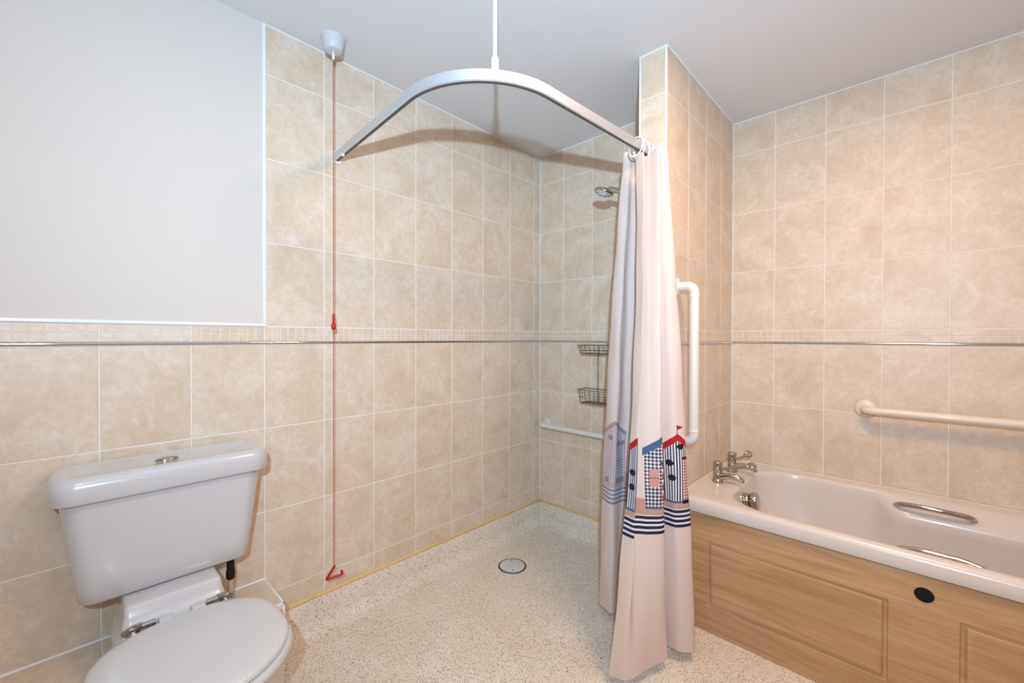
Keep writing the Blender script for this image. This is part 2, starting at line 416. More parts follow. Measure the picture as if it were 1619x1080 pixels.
for z, x0, x1, hw, r in ((.312, .225, .30, .085, .02), (.36, .16, .34, .10, .03), (.405, .12, .40, .140, .05), (.418, .11, .39, .137, .05), (.428, .10, .335, .128, .03), (.436, .10, .300, .122, .022), (.455, .10, .276, .121, .018), (.475, .10, .262, .117, .014), (.491, .10, .255, .115, .012), (.4965, .102, .250, .112, .010), (.498, .106, .245, .108, .010)):
    rings.append(rrect(x0, x1, CY-.004-hw, CY-.004+hw, r, z, 6))
loft(bm, rings); shelf = tp(obj('cistern_shelf', bm, 'ceramic', None, 45))
bm = newbm(); loft(bm, [egg(a, b, h, z) for a, b, h, z in ((.318, .736, .209, .4195), (.314, .742, .2155, .424), (.314, .742, .2155, .434), (.318, .737, .211, .4395))])
seat = tp(obj('seat', bm, 'seat', None, 45))
bm = newbm(); loft(bm, [egg(a, b, h, z) for a, b, h, z in ((.320, .722, .199, .4405), (.314, .731, .2075, .444), (.314, .731, .2075, .452), (.318, .727, .203, .457), (.328, .71, .190, .4605), (.34, .65, .14, .4635), (.42, .56, .06, .465))])
slid = tp(obj('seat_lid', bm, 'seat', None, 45))
for sy in (-1, 1):
    y = CY+.004+sy*.088
    bm = newbm(); tube(bm, [(.296, y-.028, .452), (.296, y+.028, .452)], .0085, 14)
    lathe(bm, [(.016, 0), (.016, .004), (.010, .009), (.008, .016), (.006, .02)], (.296, y-sy*-.020, .436), (0, 0, 1), 18)
    tube(bm, fillet([(.286, y+sy*.040, .441), (.294, y+sy*.020, .455), (.298, y, .457)], .008), .0085, 10)
    hg = tp(obj('hinge', bm, 'chrome', None, 40))
    bm = newbm(); box(bm, .288, .330, y-sy*.050-.017, y-sy*.050+.017, .440, .4605, .005); tp(obj('hinge_block', bm, 'seat', None, 40))

# water feed to the cistern
fp = tag(empty('water_feed', (.085, -1.838, .305)), 'dark tap connector on a cream pipe under the cistern', 'pipe')
bm = newbm(); lathe(bm, [(.009, .30), (.009, .40)], (.085, -1.838, 0), (0, 0, 1), 14); o = obj('pipe', bm, 'pipe', None, 40); o.parent = fp; o.matrix_parent_inverse = Matrix.Translation((-.085, 1.838, -.305))
bm = newbm(); lathe(bm, [(.011, .395), (.0145, .40), (.0145, .425), (.0125, .43), (.0125, .462), (.015, .465), (.015, .494), (.012, .496)], (.085, -1.838, 0), (0, 0, 1), 8); o = obj('connector', bm, 'brass', None, 30); o.parent = fp; o.matrix_parent_inverse = Matrix.Translation((-.085, 1.838, -.305))

# ------------------------------------------------------------------ emergency pull cord
def grp(name, loc, label, cat, group=None): return tag(empty(name, loc), label, cat, group)
def add(o, par):
    l = par.location if par.parent is None and par.type == 'EMPTY' else Vector((0, 0, 0))
    o.parent = par; o.matrix_parent_inverse = Matrix.Translation(-l); return o
KX, KY = .118, -1.479
pc = grp('pull_cord', (KX, KY, H), 'red emergency pull cord hanging from a round white ceiling switch', 'pull cord')
bm = newbm(); lathe(bm, [(.047, 0), (.0475, -.005), (.046, -.010), (.043, -.012)], (KX, KY, H), (0, 0, 1), 36); add(obj('switch_plate', bm, 'greyplastic', None, 40), pc)
bm = newbm(); lathe(bm, [(.0445, -.011), (.043, -.020), (.0355, -.050), (.033, -.0535), (.028, -.055)], (KX, KY, H), (0, 0, 1), 36); add(obj('switch_body', bm, 'greyplastic', None, 40), pc)
bm = newbm(); lathe(bm, [(.004, -.053), (.0035, -.062), (.0055, -.068), (.0055, -.082), (.003, -.090)], (KX, KY, H), (0, 0, 1), 12); add(obj('cord_toggle', bm, 'white', None, 50), pc)
bm = newbm(); tube(bm, [(KX, KY, H-.085), (KX+.001, KY, 1.9), (KX, KY+.0006, 1.36)], .0019, 8); tube(bm, [(KX, KY, 1.30), (KX+.0008, KY-.0005, .8), (KX, KY, .316)], .0017, 8); add(obj('cord', bm, 'cord', None, 60), pc)
bm = newbm(); lathe(bm, [(.003, 1.365), (.0045, 1.362), (.0055, 1.325), (.0085, 1.322), (.009, 1.302), (.006, 1.298), (.003, 1.297)], (KX, KY, 0), (0, 0, 1), 14); add(obj('connector', bm, 'red', None, 50), pc)
d = Vector((.30, .95, 0)).normalized()
def hp(a, z): return tuple(Vector((KX, KY, z))+d*a)
bm = newbm(); tube(bm, fillet([hp(.004, .313), hp(-.030, .262), hp(.034, .269), hp(.030, .285)], .008, 6), .0052, 10); add(obj('handle', bm, 'red', None, 60), pc)

# ------------------------------------------------------------------ shower rail
th = .065; A = Vector((math.cos(th), -math.sin(th), 0)); B = Vector((math.sin(th), math.cos(th), 0))
L0 = Vector((.0, -1.425, 0)); zt = 2.085; RH = .038; RW = .020
path = [L0+A*t for t in (.004, .3, .652)]
b0 = L0+A*.652; cc = b0+B*.332
path += [cc+A*.332*math.sin(t)-B*.332*math.cos(t) for t in [PI/2*k/28 for k in range(1, 29)]]
path += [path[-1]+B*.33, path[-1]+B*.660]
def sweep(bm, pts, o0, o1, z0, z1, r=.003):
    n = len(pts); rings = []
    for i, p in enumerate(pts):
        t = (pts[min(i+1, n-1)]-pts[max(i-1, 0)]).normalized(); nn = Vector((t.y, -t.x, 0))
        rings.append([tuple(p+nn*a+Vector((0, 0, z))) for a, z in ((o0+r, z0), (o1-r, z0), (o1, z0+r), (o1, z1-r), (o1-r, z1), (o0+r, z1), (o0, z1-r), (o0, z0+r))])
    loft(bm, rings)
rail = grp('shower_curtain_rail', (.9, -1.3, 2.05), 'curved aluminium shower curtain rail with white ceiling rod', 'curtain rail')
bm = newbm(); sweep(bm, path, -RW, 0, zt-RH, zt); add(obj('track', bm, 'alu', None, 35), rail)
bm = newbm(); sweep(bm, path, -RW+.004, -.004, zt-RH-.0006, zt-RH+.004, .0002); add(obj('track_slot', bm, 'dark', None, 35), rail)
rx, ry = .930, -1.336
bm = newbm(); lathe(bm, [(.0065, zt+.02), (.0065, H)], (rx, ry, 0), (0, 0, 1), 16); add(obj('ceiling_rod', bm, 'white', None, 50), rail)
bm = newbm(); lathe(bm, [(.0115, zt-.004), (.0115, zt+.030), (.0085, zt+.038), (.006, zt+.040)], (rx, ry, 0), (0, 0, 1), 18); clampo = add(obj('rod_clamp', bm, 'white', None, 40), rail)
bm = newbm(); lathe(bm, [(.004, 0), (.004, .006), (.0025, .0065), (.0025, .017)], tuple(Vector((rx, ry, zt+.018))-Vector((.725, .689, 0))*.011), (-.725, -.689, 0), 10); sc = add(obj('clamp_screw', bm, 'chrome', None, 40), rail)
bm = newbm(); lathe(bm, [(.022, -.001), (.022, -.006), (.012, -.010)], (rx, ry, H), (0, 0, 1), 22); add(obj('ceiling_flange', bm, 'white', None, 40), rail)
bm = newbm(); box(bm, .0003, .010, -1.425-.004, -1.425+.026, zt-RH-.012, zt+.004, .002); add(obj('wall_bracket', bm, 'white', None, 40), rail)
e = path[-1]; bm = newbm(); box(bm, e.x-.026, e.x+.006, YP-.014, YP-.002, zt-RH-.006, zt+.004, .002); add(obj('wall_bracket', bm, 'white', None, 40), rail)
g = L0+A*.10-Vector((0, .010, 0)); bm = newbm(); box(bm, g.x-.008, g.x+.008, g.y+.004, g.y+.016, zt-RH-.010, zt-RH, .002); add(obj('glider', bm, 'white', None, 40), rail)

# ------------------------------------------------------------------ shower curtain with printed beach huts
TOP = [(1.027, -.62), (1.067, -.628), (1.04, -.6), (1.078, -.6), (1.121, -.61), (1.097, -.575), (1.118, -.57), (1.132, -.558), (1.11, -.532), (1.037, -.52), (.978, -.53), (.964, -.555), (.936, -.56), (.929, -.535)]
MID = [(1.089, -.8), (1.133, -.812), (1.107, -.775), (1.152, -.75), (1.19, -.71), (1.15, -.64), (1.205, -.63), (1.23, -.575), (1.19, -.53), (1.08, -.52), (.938, -.53), (.922, -.6), (.857, -.575), (.833, -.53)]
BOT = [(1.064, -.88), (1.119, -.865), (1.14, -.835), (1.165, -.76), (1.19, -.67), (1.149, -.61), (1.217, -.605), (1.254, -.555), (1.216, -.52), (1.094, -.52), (.938, -.53), (.901, -.59), (.828, -.56), (.819, -.53)]
def spl(K, u):
    n = len(K); i = min(int(u), n-2); t = u-i
    p = [K[max(0, min(n-1, i+k))] for k in (-1, 0, 1, 2)]
    return tuple(.5*(2*p[1][c]+(p[2][c]-p[0][c])*t+(2*p[0][c]-5*p[1][c]+4*p[2][c]-p[3][c])*t*t+(3*p[1][c]-p[0][c]-3*p[2][c]+p[3][c])*t**3) for c in (0, 1))
NAVY, BLUEG, RED, WHT, PINK, BROWN, DK = lin(24, 28, 66), lin(72, 98, 138), lin(190, 16, 26), lin(240, 236, 236), lin(214, 158, 146), lin(206, 160, 140), lin(12, 14, 34)
FAB, HEM = lin(233, 215, 205), lin(237, 216, 199)
def mixc(a, b, k): return tuple(x*(1-k)+y*k for x, y in zip(a, b))
def stripes(s, c, per): return c if (s/per) % 1 < .48 else WHT
def ging(s, z, c, per):
    k = ((s/per) % 1 < .5)+((z/per) % 1 < .5)
    return WHT if k == 0 else (mixc(WHT, c, .62) if k == 1 else c)
def hut(f, s, z, w, spec):
    """f 0..1 across the hut; returns a colour or None"""
    for sh in spec:
        c = sh(f, s, z)
        if c is not None: return c
    return None
WIDTH = {}
def disc(f0, z0, r, c, w): return lambda f, s, z: c if ((f-f0)*WIDTH[w]*.75)**2+(z-z0)**2 < r*r else None
def rect(f0, f1, z0, z1, c): return lambda f, s, z: c(s, z) if f0 <= f <= f1 and z0 <= z <= z1 else None
def roof(fa, za, fb, zb, th, c): return lambda f, s, z: c if fa <= f <= fb and 0 <= (za+(zb-za)*(f-fa)/(fb-fa))-z <= th else None
def body(fn, top): return lambda f, s, z: fn(s, z) if .63 <= z <= top(f) else None
HUTS = [
    (.0, 1.02, .045, [roof(0, .868, 1, .900, .026, RED), disc(.5, .768, .0118, DK, .045), disc(.5, .716, .0118, DK, .045), rect(0, 1, .63, .638, lambda s, z: BLUEG), body(lambda s, z: stripes(s, NAVY, .0105), lambda f: .845+.03*f)]),
    (2.62, 4.0, .075, [roof(0, .852, 1, .900, .028, BLUEG), rect(.34, .74, .712, .778, lambda s, z: DK if (abs(z-.745) < .002 and (s/.008) % 1 < .5) else PINK), disc(.9, .80, .006, lin(40, 90, 105), .075), rect(.88, 1, .655, .792, lambda s, z: ging(s, z, RED, .02) if (z/.04) % 1 < .5 else RED), rect(.1, 1, .63, .636, lambda s, z: BLUEG), lambda f, s, z: ging(s, z, NAVY, .0132) if f > .1 and .63 <= z <= .83+.044*f else None]),
    (5.0, 7.0, .105, [rect(.575, .60, .895, .930, lambda s, z: RED), lambda f, s, z: RED if .58 <= f <= .82 and abs(z-.921) < .010*(1-(f-.58)/.30) else None,
                      roof(0, .848, .60, .898, .027, RED), roof(.60, .898, .95, .866, .027, RED), disc(.68, .848, .0112, DK, .105), disc(.30, .784, .0122, DK, .105), disc(.36, .728, .0122, DK, .105),
                      rect(.72, .97, .798, .807, lambda s, z: DK), rect(.72, .97, .628, .642, lambda s, z: DK), rect(.74, .96, .642, .80, lambda s, z: ging(s, z, RED, .0115)), rect(0, .95, .63, .638, lambda s, z: BLUEG),
                      lambda f, s, z: stripes(s, NAVY, .0105) if f < .96 and .63 <= z <= min(.823+.083*f, .915-.0*f, .929-.092*f) else None]),
    (8.1, 9.4, .13, [roof(0, .85, .5, .90, .026, BLUEG), roof(.5, .90, 1, .85, .026, BLUEG), rect(.35, .65, .64, .80, lambda s, z: ging(s, z, RED, .0125)), disc(.5, .85, .011, DK, .13), body(lambda s, z: ging(s, z, NAVY, .0132), lambda f: .83+.1*min(f, 1-f))]),
    (10.0, 12.05, .14, [roof(0, .850, .52, .905, .018, NAVY), roof(.52, .905, 1, .86, .022, RED), rect(.04, .44, .795, .812, lambda s, z: DK), rect(.04, .44, .628, .65, lambda s, z: DK), disc(.26, .72, .010, RED, .14), rect(.06, .42, .65, .795, lambda s, z: ging(s, z, NAVY, .0125)),
                        disc(.68, .83, .012, NAVY, .14), rect(.70, .86, .65, .80, lambda s, z: ging(s, z, RED, .0125)), rect(.70, .86, .628, .65, lambda s, z: DK), body(lambda s, z: stripes(s, RED, .0105), lambda f: .834+.1*min(f, 1-f))]),
]
FINE = [13*k/3000 for k in range(3001)]; CUM = [0]
for q0, q1 in zip(FINE, FINE[1:]):
    (ax_, ay_), (bx_, by_) = spl(MID, q0), spl(MID, q1); CUM.append(CUM[-1]+math.hypot(ax_-bx_, ay_-by_))
def S_OF_U(u): return CUM[int(round(u/13*3000))]
for a_, b_, w_, sp_ in HUTS: WIDTH[w_] = S_OF_U(b_)-S_OF_U(a_)
def print_colour(u, s, z):
    for a, b, w, spec in HUTS:
        if a <= u <= b:
            sa, sb = S_OF_U(a), S_OF_U(b)
            c = hut((s-sa)/(sb-sa), s, z, w, spec)
            if c is not None: return c
    if .608 <= z <= .668: return BROWN
    if .538 <= z < .608: return NAVY if ((z-.538)/.0185) % 1 < .60 else WHT
    return HEM if u < 1.0 and not .5 < z < .92 else FAB
def curtain():
    NU = 850; us = [13*k/NU for k in range(NU+1)]
    # even out the spacing along the cloth
    fine = [13*k/3000 for k in range(3001)]; P = [spl(MID, q) for q in fine]; cum = [0]
    for a, b in zip(P, P[1:]): cum.append(cum[-1]+math.hypot(a[0]-b[0], a[1]-b[1]))
    us, ss, j = [], [], 0
    for k in range(NU+1):
        t = cum[-1]*k/NU
        while j < 2999 and cum[j+1] < t: j += 1
        us.append(fine[j]+(fine[1])*((t-cum[j])/max(1e-9, cum[j+1]-cum[j]))); ss.append(t)
    us = [min(13, q) for q in us]
    tz = [0, .012, .03]+[.05+.50*k/24 for k in range(24)]
    zs = []
    zprint = [.945-.415*k/218 for k in range(219)]
    verts, cols, faces = [], [], []
    def topz(u): return 2.018+.014*max(0, min(1, (u-3)/1.5))+.040*max(0, min(1, (u-9)/2))+.006*math.sin(u*4)
    def botz(u): return .030+.018*min(1, u/4)
    rows = [('t', k/26) for k in range(27)]+[('p', z) for z in zprint]+[('b', k/16) for k in range(1, 17)]
    for kind, v in rows:
        for u, s in zip(us, ss):
            if kind == 't': z = topz(u)+(.950-topz(u))*v
            elif kind == 'p': z = v
            else: z = .530+(botz(u)-.530)*v
            a, m, b = spl(TOP, u), spl(MID, u), spl(BOT, u)
            q = max(0, min(1, (2.04-z)/2.0)); qm = .67
            # quadratic through the three levels
            la = (q-qm)*(q-1)/(qm); lm = q*(q-1)/(qm*(qm-1)); lb = q*(q-qm)/(1-qm)
            x = a[0]*la+m[0]*lm+b[0]*lb; y = a[1]*la+m[1]*lm+b[1]*lb
            wv = .0018*math.sin(s*70+z*9)*q+.0012*math.sin(s*41-z*17)
            verts.append((x+wv, min(y+wv*.6, YP-.012), z))
    nr, nc = len(rows), NU+1; nv = nr*nc
    rowz = [vv[2] for vv in verts]
    # offset layer = reverse side of the cloth
    def V(r, c): return Vector(verts[r*nc+c])
    back = []
    for r in range(nr):
        for c in range(nc):
            t = V(r, min(c+1, nc-1))-V(r, max(c-1, 0)); nn = Vector((-t.y, t.x, 0))
            nn = nn.normalized() if nn.length > 1e-9 else Vector((0, 1, 0))
            p = V(r, c)+nn*.0012; back.append(tuple(p))
    allv = verts+back
    fc = []
    for r in range(nr-1):
        for c in range(nc-1):
            a = r*nc+c; um, sm = (us[c]+us[c+1])/2, (ss[c]+ss[c+1])/2; zm = (rowz[a]+rowz[a+nc])/2
            col = print_colour(um, sm, zm) if zm < .96 else (HEM if um < 1.0 else FAB)
            faces.append((a, a+nc, a+nc+1, a+1)); fc.append(col)
            faces.append((nv+a, nv+a+1, nv+a+nc+1, nv+a+nc)); fc.append(mixc(col, lin(208, 206, 212), .52) if zm < .96 and col not in (FAB, HEM) else FAB)
    for c in range(nc-1):
        a = c; faces.append((a, a+1, nv+a+1, nv+a)); fc.append(FAB)
        a = (nr-1)*nc+c; faces.append((a, nv+a, nv+a+1, a+1)); fc.append(FAB)
    for r in range(nr-1):
        a = r*nc; faces.append((a, nv+a, nv+a+nc, a+nc)); fc.append(HEM)
        a = r*nc+nc-1; faces.append((a, a+nc, nv+a+nc, nv+a)); fc.append(FAB)
    me = bpy.data.meshes.new('fabric'); me.from_pydata(allv, [], faces); me.update()
    at = me.color_attributes.new('print', 'FLOAT_COLOR', 'CORNER')
    buf = []
    for f, c in zip(me.polygons, fc): buf.extend(list(c)*f.loop_total)
    at.data.foreach_set('color', buf)
    me.materials.append(M['cloth']); me.shade_smooth(); me.set_sharp_from_angle(angle=math.radians(60))
    return me
cur = grp('shower_curtain', (1.1, -.68, .03), 'pale pink shower curtain printed with navy and red beach huts', 'curtain')
fo = bpy.data.objects.new('fabric', curtain()); COL.objects.link(fo); add(fo, cur)
# rings round the rail's end
for k, (t, ta, sk) in enumerate(((.535, .3, .6), (.560, -.5, .3), (.582, .6, -.4), (.602, -.4, .3), (.622, .5, .4), (.640, 0, -.3))):
    p = path[-3]+B*t; nn = Vector((B.y, -B.x, 0)); c0 = p-nn*RW/2+Vector((0, 0, zt-.030))
    pts = []
    for i in range(28):
        a = 2*PI*i/28
        pts.append(c0+nn*(.0285*math.cos(a))+Vector((0, 0, .043*math.sin(a)))+B*(ta*.012*math.cos(a)+sk*.018*math.sin(a)))
    bm = newbm(); tube(bm, pts, .0027, 8, closed=True); add(obj('curtain_ring', bm, 'white', None, 60), cur)

# ------------------------------------------------------------------ bath
RZ = .568; YB = -.357
bath = grp('bathtub', ((XP1+XR)/2, .03, 0), 'cream acrylic bath fitted between tiled walls', 'bathtub')
XB0, XB1, YB1 = XP1+.0005, XR-.0005, YA-.0005
NB = 160
def outer_loop(ins, z):
    x0, x1, y0, y1 = XB0+ins*0, XB1, YB+ins, YB1
    per = []
    segs = [((x1, y0), (x1, y1), 26), ((x1, y1), (x0, y1), 54), ((x0, y1), (x0, y0), 26), ((x0, y0), (x1, y0), 54)]
    for a, b, n in segs:
        for i in range(n): t = i/n; per.append((a[0]+(b[0]-a[0])*t, a[1]+(b[1]-a[1])*t, z))
    return per
cxb, cyb = 1.95, .02
def poly_ray(poly, ang):
    dx, dy = math.cos(ang), math.sin(ang); best = 0
    for (ax, ay), (bx, by) in zip(poly, poly[1:]+poly[:1]):
        ex, ey = bx-ax, by-ay; den = dx*ey-dy*ex
        if abs(den) < 1e-12: continue
        t = ((ax-cxb)*ey-(ay-cyb)*ex)/den; q = ((ax-cxb)*dy-(ay-cyb)*dx)/den
        if t > 0 and -1e-6 <= q <= 1+1e-6: best = max(best, t)
    return best
def inner_poly(x0, x1, y0, y1, rl, rr):
    pts = []
    for cx_, cy_, rx_, ry_, a0 in ((x1-rr, y1-rr, rr, rr, 0), (x0+rl*1.0, y1-rl*.85, rl, rl*.85, PI/2), (x0+rl, y0+rl*.85, rl, rl*.85, PI), (x1-rr, y0+rr, rr, rr, 1.5*PI)):
        for i in range(15): a = a0+PI/2*i/14; pts.append((cx_+rx_*math.cos(a), cy_+ry_*math.sin(a)))
    return pts
def bump01(x, a, b, w): 
    def ss(t): t = max(0, min(1, t)); return t*t*(3-2*t)
    return ss((x-a)/w)*ss((b-x)/w)
def inner_loop(poly, z, arm=0, armz=0):
    out = []
    for (ox, oy, _) in outer_loop(0, 0):
        ang = math.atan2(oy-cyb, ox-cxb); t = poly_ray(poly, ang); x, y = cxb+t*math.cos(ang), cyb+t*math.sin(ang)
        k = bump01(x, 1.73, 2.62, .09) if abs(y-cyb) > .15 else 0
        y -= math.copysign(arm*k, y-cyb)
        out.append((x, y, z+armz*k))
    return out
bm = newbm()
P0 = inner_poly(1.272, 2.74, -.300, .348, .20, .12)
def shr(d, dl=0): return inner_poly(1.272+d+dl, 2.74-d*2.2, -.300+d, .348-d, max(.08, .20-d*.3), .12)
rings = [outer_loop(.012, RZ-.061), outer_loop(.003, RZ-.060), outer_loop(0, RZ-.055), outer_loop(0, RZ-.020), outer_loop(.004, RZ-.009), outer_loop(.013, RZ-.002), outer_loop(.024, RZ),
         inner_loop(shr(-.022), RZ-.002), inner_loop(shr(-.010), RZ-.004), inner_loop(P0, RZ-.007), inner_loop(shr(.003), RZ-.016, .003, -.003), inner_loop(shr(.006), RZ-.034, .060, -.02),
         inner_loop(shr(.009), RZ-.055, .072, -.02), inner_loop(shr(.015, .002), RZ-.11, .064, 0), inner_loop(shr(.035, .015), RZ-.22, .035, 0), inner_loop(shr(.068, .05), RZ-.34, .01, 0), inner_loop(shr(.09, .08), RZ-.39), inner_loop(shr(.125, .12), RZ-.415), inner_loop(shr(.17, .17), RZ-.42)]
loft(bm, rings, cap0=False); tub = add(obj('tub', bm, 'acrylic', None, 60), bath)
bm = newbm(); tube(bm, [(XP1+.0045, -.35, RZ+.002), (XP1+.0045, YA-.0045, RZ+.002), (XR-.0045, YA-.0045, RZ+.002)], .0040, 8); add(obj('silicone_line', bm, 'cream', None, 60), bath)
# overflow / bath filler disc
ax = Vector((.985, 0, .17)).normalized(); oc = Vector((1.300, -.006, .492))
bm = newbm(); lathe(bm, [(.037, -.012), (.037, .004), (.034, .008)], tuple(oc), tuple(ax), 32); add(obj('overflow_flange', bm, 'chrome', None, 40), bath)
bm = newbm(); lathe(bm, [(.030, .006), (.030, .013)], tuple(oc), tuple(ax), 32); add(obj('overflow_gasket', bm, 'black', None, 40), bath)
bm = newbm(); lathe(bm, [(.037, .014), (.039, .016), (.039, .037), (.0365, .041), (.032, .042)], tuple(oc), tuple(ax), 32); add(obj('overflow_knob', bm, 'chrome', None, 40), bath)
# hand grips
def grip(sy):
    yb = cyb+sy*.262; x0, x1, z0 = 1.812, 2.050, .531 if sy > 0 else .517
    pts = fillet([(x0, yb+sy*.02, z0-.006), (x0+.012, yb-sy*.012, z0+.012), (x0+.07, yb-sy*.026, z0+.020), (x1-.07, yb-sy*.026, z0+.020), (x1-.012, yb-sy*.012, z0+.012), (x1, yb+sy*.02, z0-.006)], .03, 6)
    bm = newbm(); tube(bm, pts, .0102, 14)
    return add(obj('hand_grip', bm, 'chrome', None, 60), bath)
grip(1); grip(-1)

# taps
def tap(name, x, y, lev, label):
    z = RZ+.0004
    t = grp(name, (x, y, z), label, 'tap', 'pair of bath taps')
    bm = newbm(); lathe(bm, [(.026, 0), (.026, .006), (.022, .012), (.020, .03), (.0195, .042), (.017, .045)], (x, y, z), (0, 0, 1), 26); add(obj('tap_body', bm, 'chrome', None, 45), t)
    bm = newbm(); lathe(bm, [(.0175, .044), (.0205, .047), (.021, .090), (.018, .098), (.010, .101)], (x, y, z), (0, 0, 1), 26); add(obj('tap_head', bm, 'chrome', None, 45), t)
    bm = newbm(); tube(bm, [(x+.006, y, z+.024), (x+.05, y+.004, z+.036), (x+.085, y+.008, z+.036), (x+.104, y+.010, z+.026), (x+.106, y+.010, z+.016)], [.017, .0145, .0125, .0115, .011], 16); add(obj('spout', bm, 'chrome', None, 60), t)
    a, l, rise = lev; dv = Vector((math.cos(a), math.sin(a), 0))
    p = [Vector((x, y, z+.060))+dv*(l*q)+Vector((0, 0, rise*q*q)) for q in (.1, .35, .6, .8)]
    bm = newbm(); tube(bm, [tuple(q) for q in p], [.0085, .0068, .006, .007], 12)
    lv = add(obj('lever', bm, 'chrome', None, 60), t)
    e = Vector((x, y, z+.060))+dv*l+Vector((0, 0, rise))
    bm = newbm(); nrm = Vector((.25, -.55, .8)).normalized() if rise < .01 else Vector((.5, -.75, .45)).normalized()
    lathe(bm, [(.012, -.005), (.0185, -.003), (.0195, 0), (.0185, .003), (.012, .005)], tuple(e), tuple(nrm), 24); pd = obj('paddle', bm, 'chrome', None, 60); add(pd, t)
    return t
tap('bath_tap', 1.178, -.058, (1.02, .205, .002), 'chrome bath tap nearest the shower curtain, long lever swung to the back')
tap('bath_tap', 1.178, .165, (1.02, .105, .022), 'chrome bath tap nearest the tiled corner, lever tip tilted up')

# ------------------------------------------------------------------ bath panel
pan_g = grp('bath_surround', ((XP1+XR)/2, -.338, 0), 'light oak moulded front panel under the bath rim', 'bath surround')
YPN = -.345
def panel_mesh():
    bm = newbm(); xs = [XP1, 1.224, 1.808, 1.972, 2.556, XR-.001]; zs = [.002, .113, .393, .5030]
    def quad(pts): bm.faces.new([bm.verts.new(p) for p in pts])
    for i in range(5):
        for j in range(3):
            x0, x1, z0, z1 = xs[i], xs[i+1], zs[j], zs[j+1]
            if j == 1 and i in (1, 3):
                rg = []
                for d, y in ((0, 0), (.003, .0055), (.012, .0075), (.015, .003), (.017, .0), (.024, -.0015), (.030, .0)):
                    rg.append([(x1-d, YPN+y, z1-d), (x0+d, YPN+y, z1-d), (x0+d, YPN+y, z0+d), (x1-d, YPN+y, z0+d)])
                loft(bm, rg, cap0=False)
            else: quad([(x0, YPN, z0), (x1, YPN, z0), (x1, YPN, z1), (x0, YPN, z1)])
    x0, x1, z0, z1, yb = xs[0], xs[-1], zs[0], zs[-1], YPN+.018
    quad([(x0, yb, z0), (x1, yb, z0), (x1, yb, z1), (x0, yb, z1)])
    quad([(x0, YPN, z1), (x1, YPN, z1), (x1, yb, z1), (x0, yb, z1)]); quad([(x0, YPN, z0), (x1, YPN, z0), (x1, yb, z0), (x0, yb, z0)])
    quad([(x0, YPN, z0), (x0, YPN, z1), (x0, yb, z1), (x0, yb, z0)]); quad([(x1, YPN, z0), (x1, YPN, z1), (x1, yb, z1), (x1, yb, z0)])
    bmesh.ops.remove_doubles(bm, verts=bm.verts[:], dist=.00001)
    return bm
add(obj('moulded_board', panel_mesh(), 'wood', None, 30), pan_g)
bm = newbm(); lathe(bm, [(.0255, .002), (.0255, -.0006), (.0238, -.0012), (.0236, .004)], (1.893, YPN, .443), (0, 1, 0), 32); add(obj('hole_rim', bm, 'wood', None, 30), pan_g)
bm = newbm(); lathe(bm, [(.0237, .004), (.0237, -.0002), (.012, -.0004), (.004, -.0005)], (1.893, YPN, .443), (0, 1, 0), 32); add(obj('finger_hole_dark', bm, 'black', None, 30), pan_g)  # flush black disc paints in the dark inside of the hole

# ------------------------------------------------------------------ grab rails
def flange(par, c, n, r, mat):
    bm = newbm(); lathe(bm, [(r, .0005), (r, .006), (r*.9, .011), (r*.62, .014)], c, n, 32); fl = add(obj('flange', bm, mat, None, 40), par)
    return fl
gb = grp('grab_rail', (1.9, YA, .93), 'long cream horizontal grab rail above the bath', 'grab rail', 'grab rails')
flange(gb, (1.70, YA, .931), (0, -1, 0), .042, 'cream'); flange(gb, (2.50, YA, .931), (0, -1, 0), .042, 'cream')
bm = newbm(); tube(bm, fillet([(1.70, YA-.004, .931), (1.70, .332, .931), (2.50, .332, .931), (2.50, YA-.004, .931)], .036, 10), .0180, 20); add(obj('bar', bm, 'cream', None, 60), gb)
for xx in (1.742, 2.458):
    bm = newbm(); lathe(bm, [(.0186, -.004), (.0192, -.002), (.0192, .002), (.0186, .004)], (xx, .332, .931), (1, 0, 0), 24); add(obj('collar', bm, 'cream', None, 40), gb)
gv = grp('grab_rail', (XP1, -.39, 1.15), 'thick white vertical grab rail on the stub wall beside the curtain', 'grab rail', 'grab rails')
for zz in (1.492, .822): flange(gv, (XP1, -.39, zz), (1, 0, 0), .040, 'whitebar')
bm = newbm(); tube(bm, fillet([(XP1+.004, -.39, 1.492), (1.182, -.39, 1.492), (1.182, -.39, .822), (XP1+.004, -.39, .822)], .040, 10), .0205, 22); add(obj('bar', bm, 'whitebar', None, 60), gv)
for zz in (1.446, .868):
    bm = newbm(); lathe(bm, [(.0212, -.006), (.0220, -.004), (.0220, .004), (.0212, .006)], (1.182, -.39, zz), (0, 0, 1), 26); add(obj('collar', bm, 'whitebar', None, 40), gv)
gs = grp('grab_rail', (.4, 0, .68), 'slim white horizontal grab rail in the shower corner', 'grab rail', 'grab rails')
for xx in (.068, .70): flange(gs, (xx, 0, .690), (0, -1, 0), .034, 'whitebar')
bm = newbm(); tube(bm, fillet([(.068, -.004, .690), (.060, -.062, .682), (.708, -.062, .682), (.70, -.004, .690)], .026, 8), .0158, 18); add(obj('bar', bm, 'whitebar', None, 60), gs)

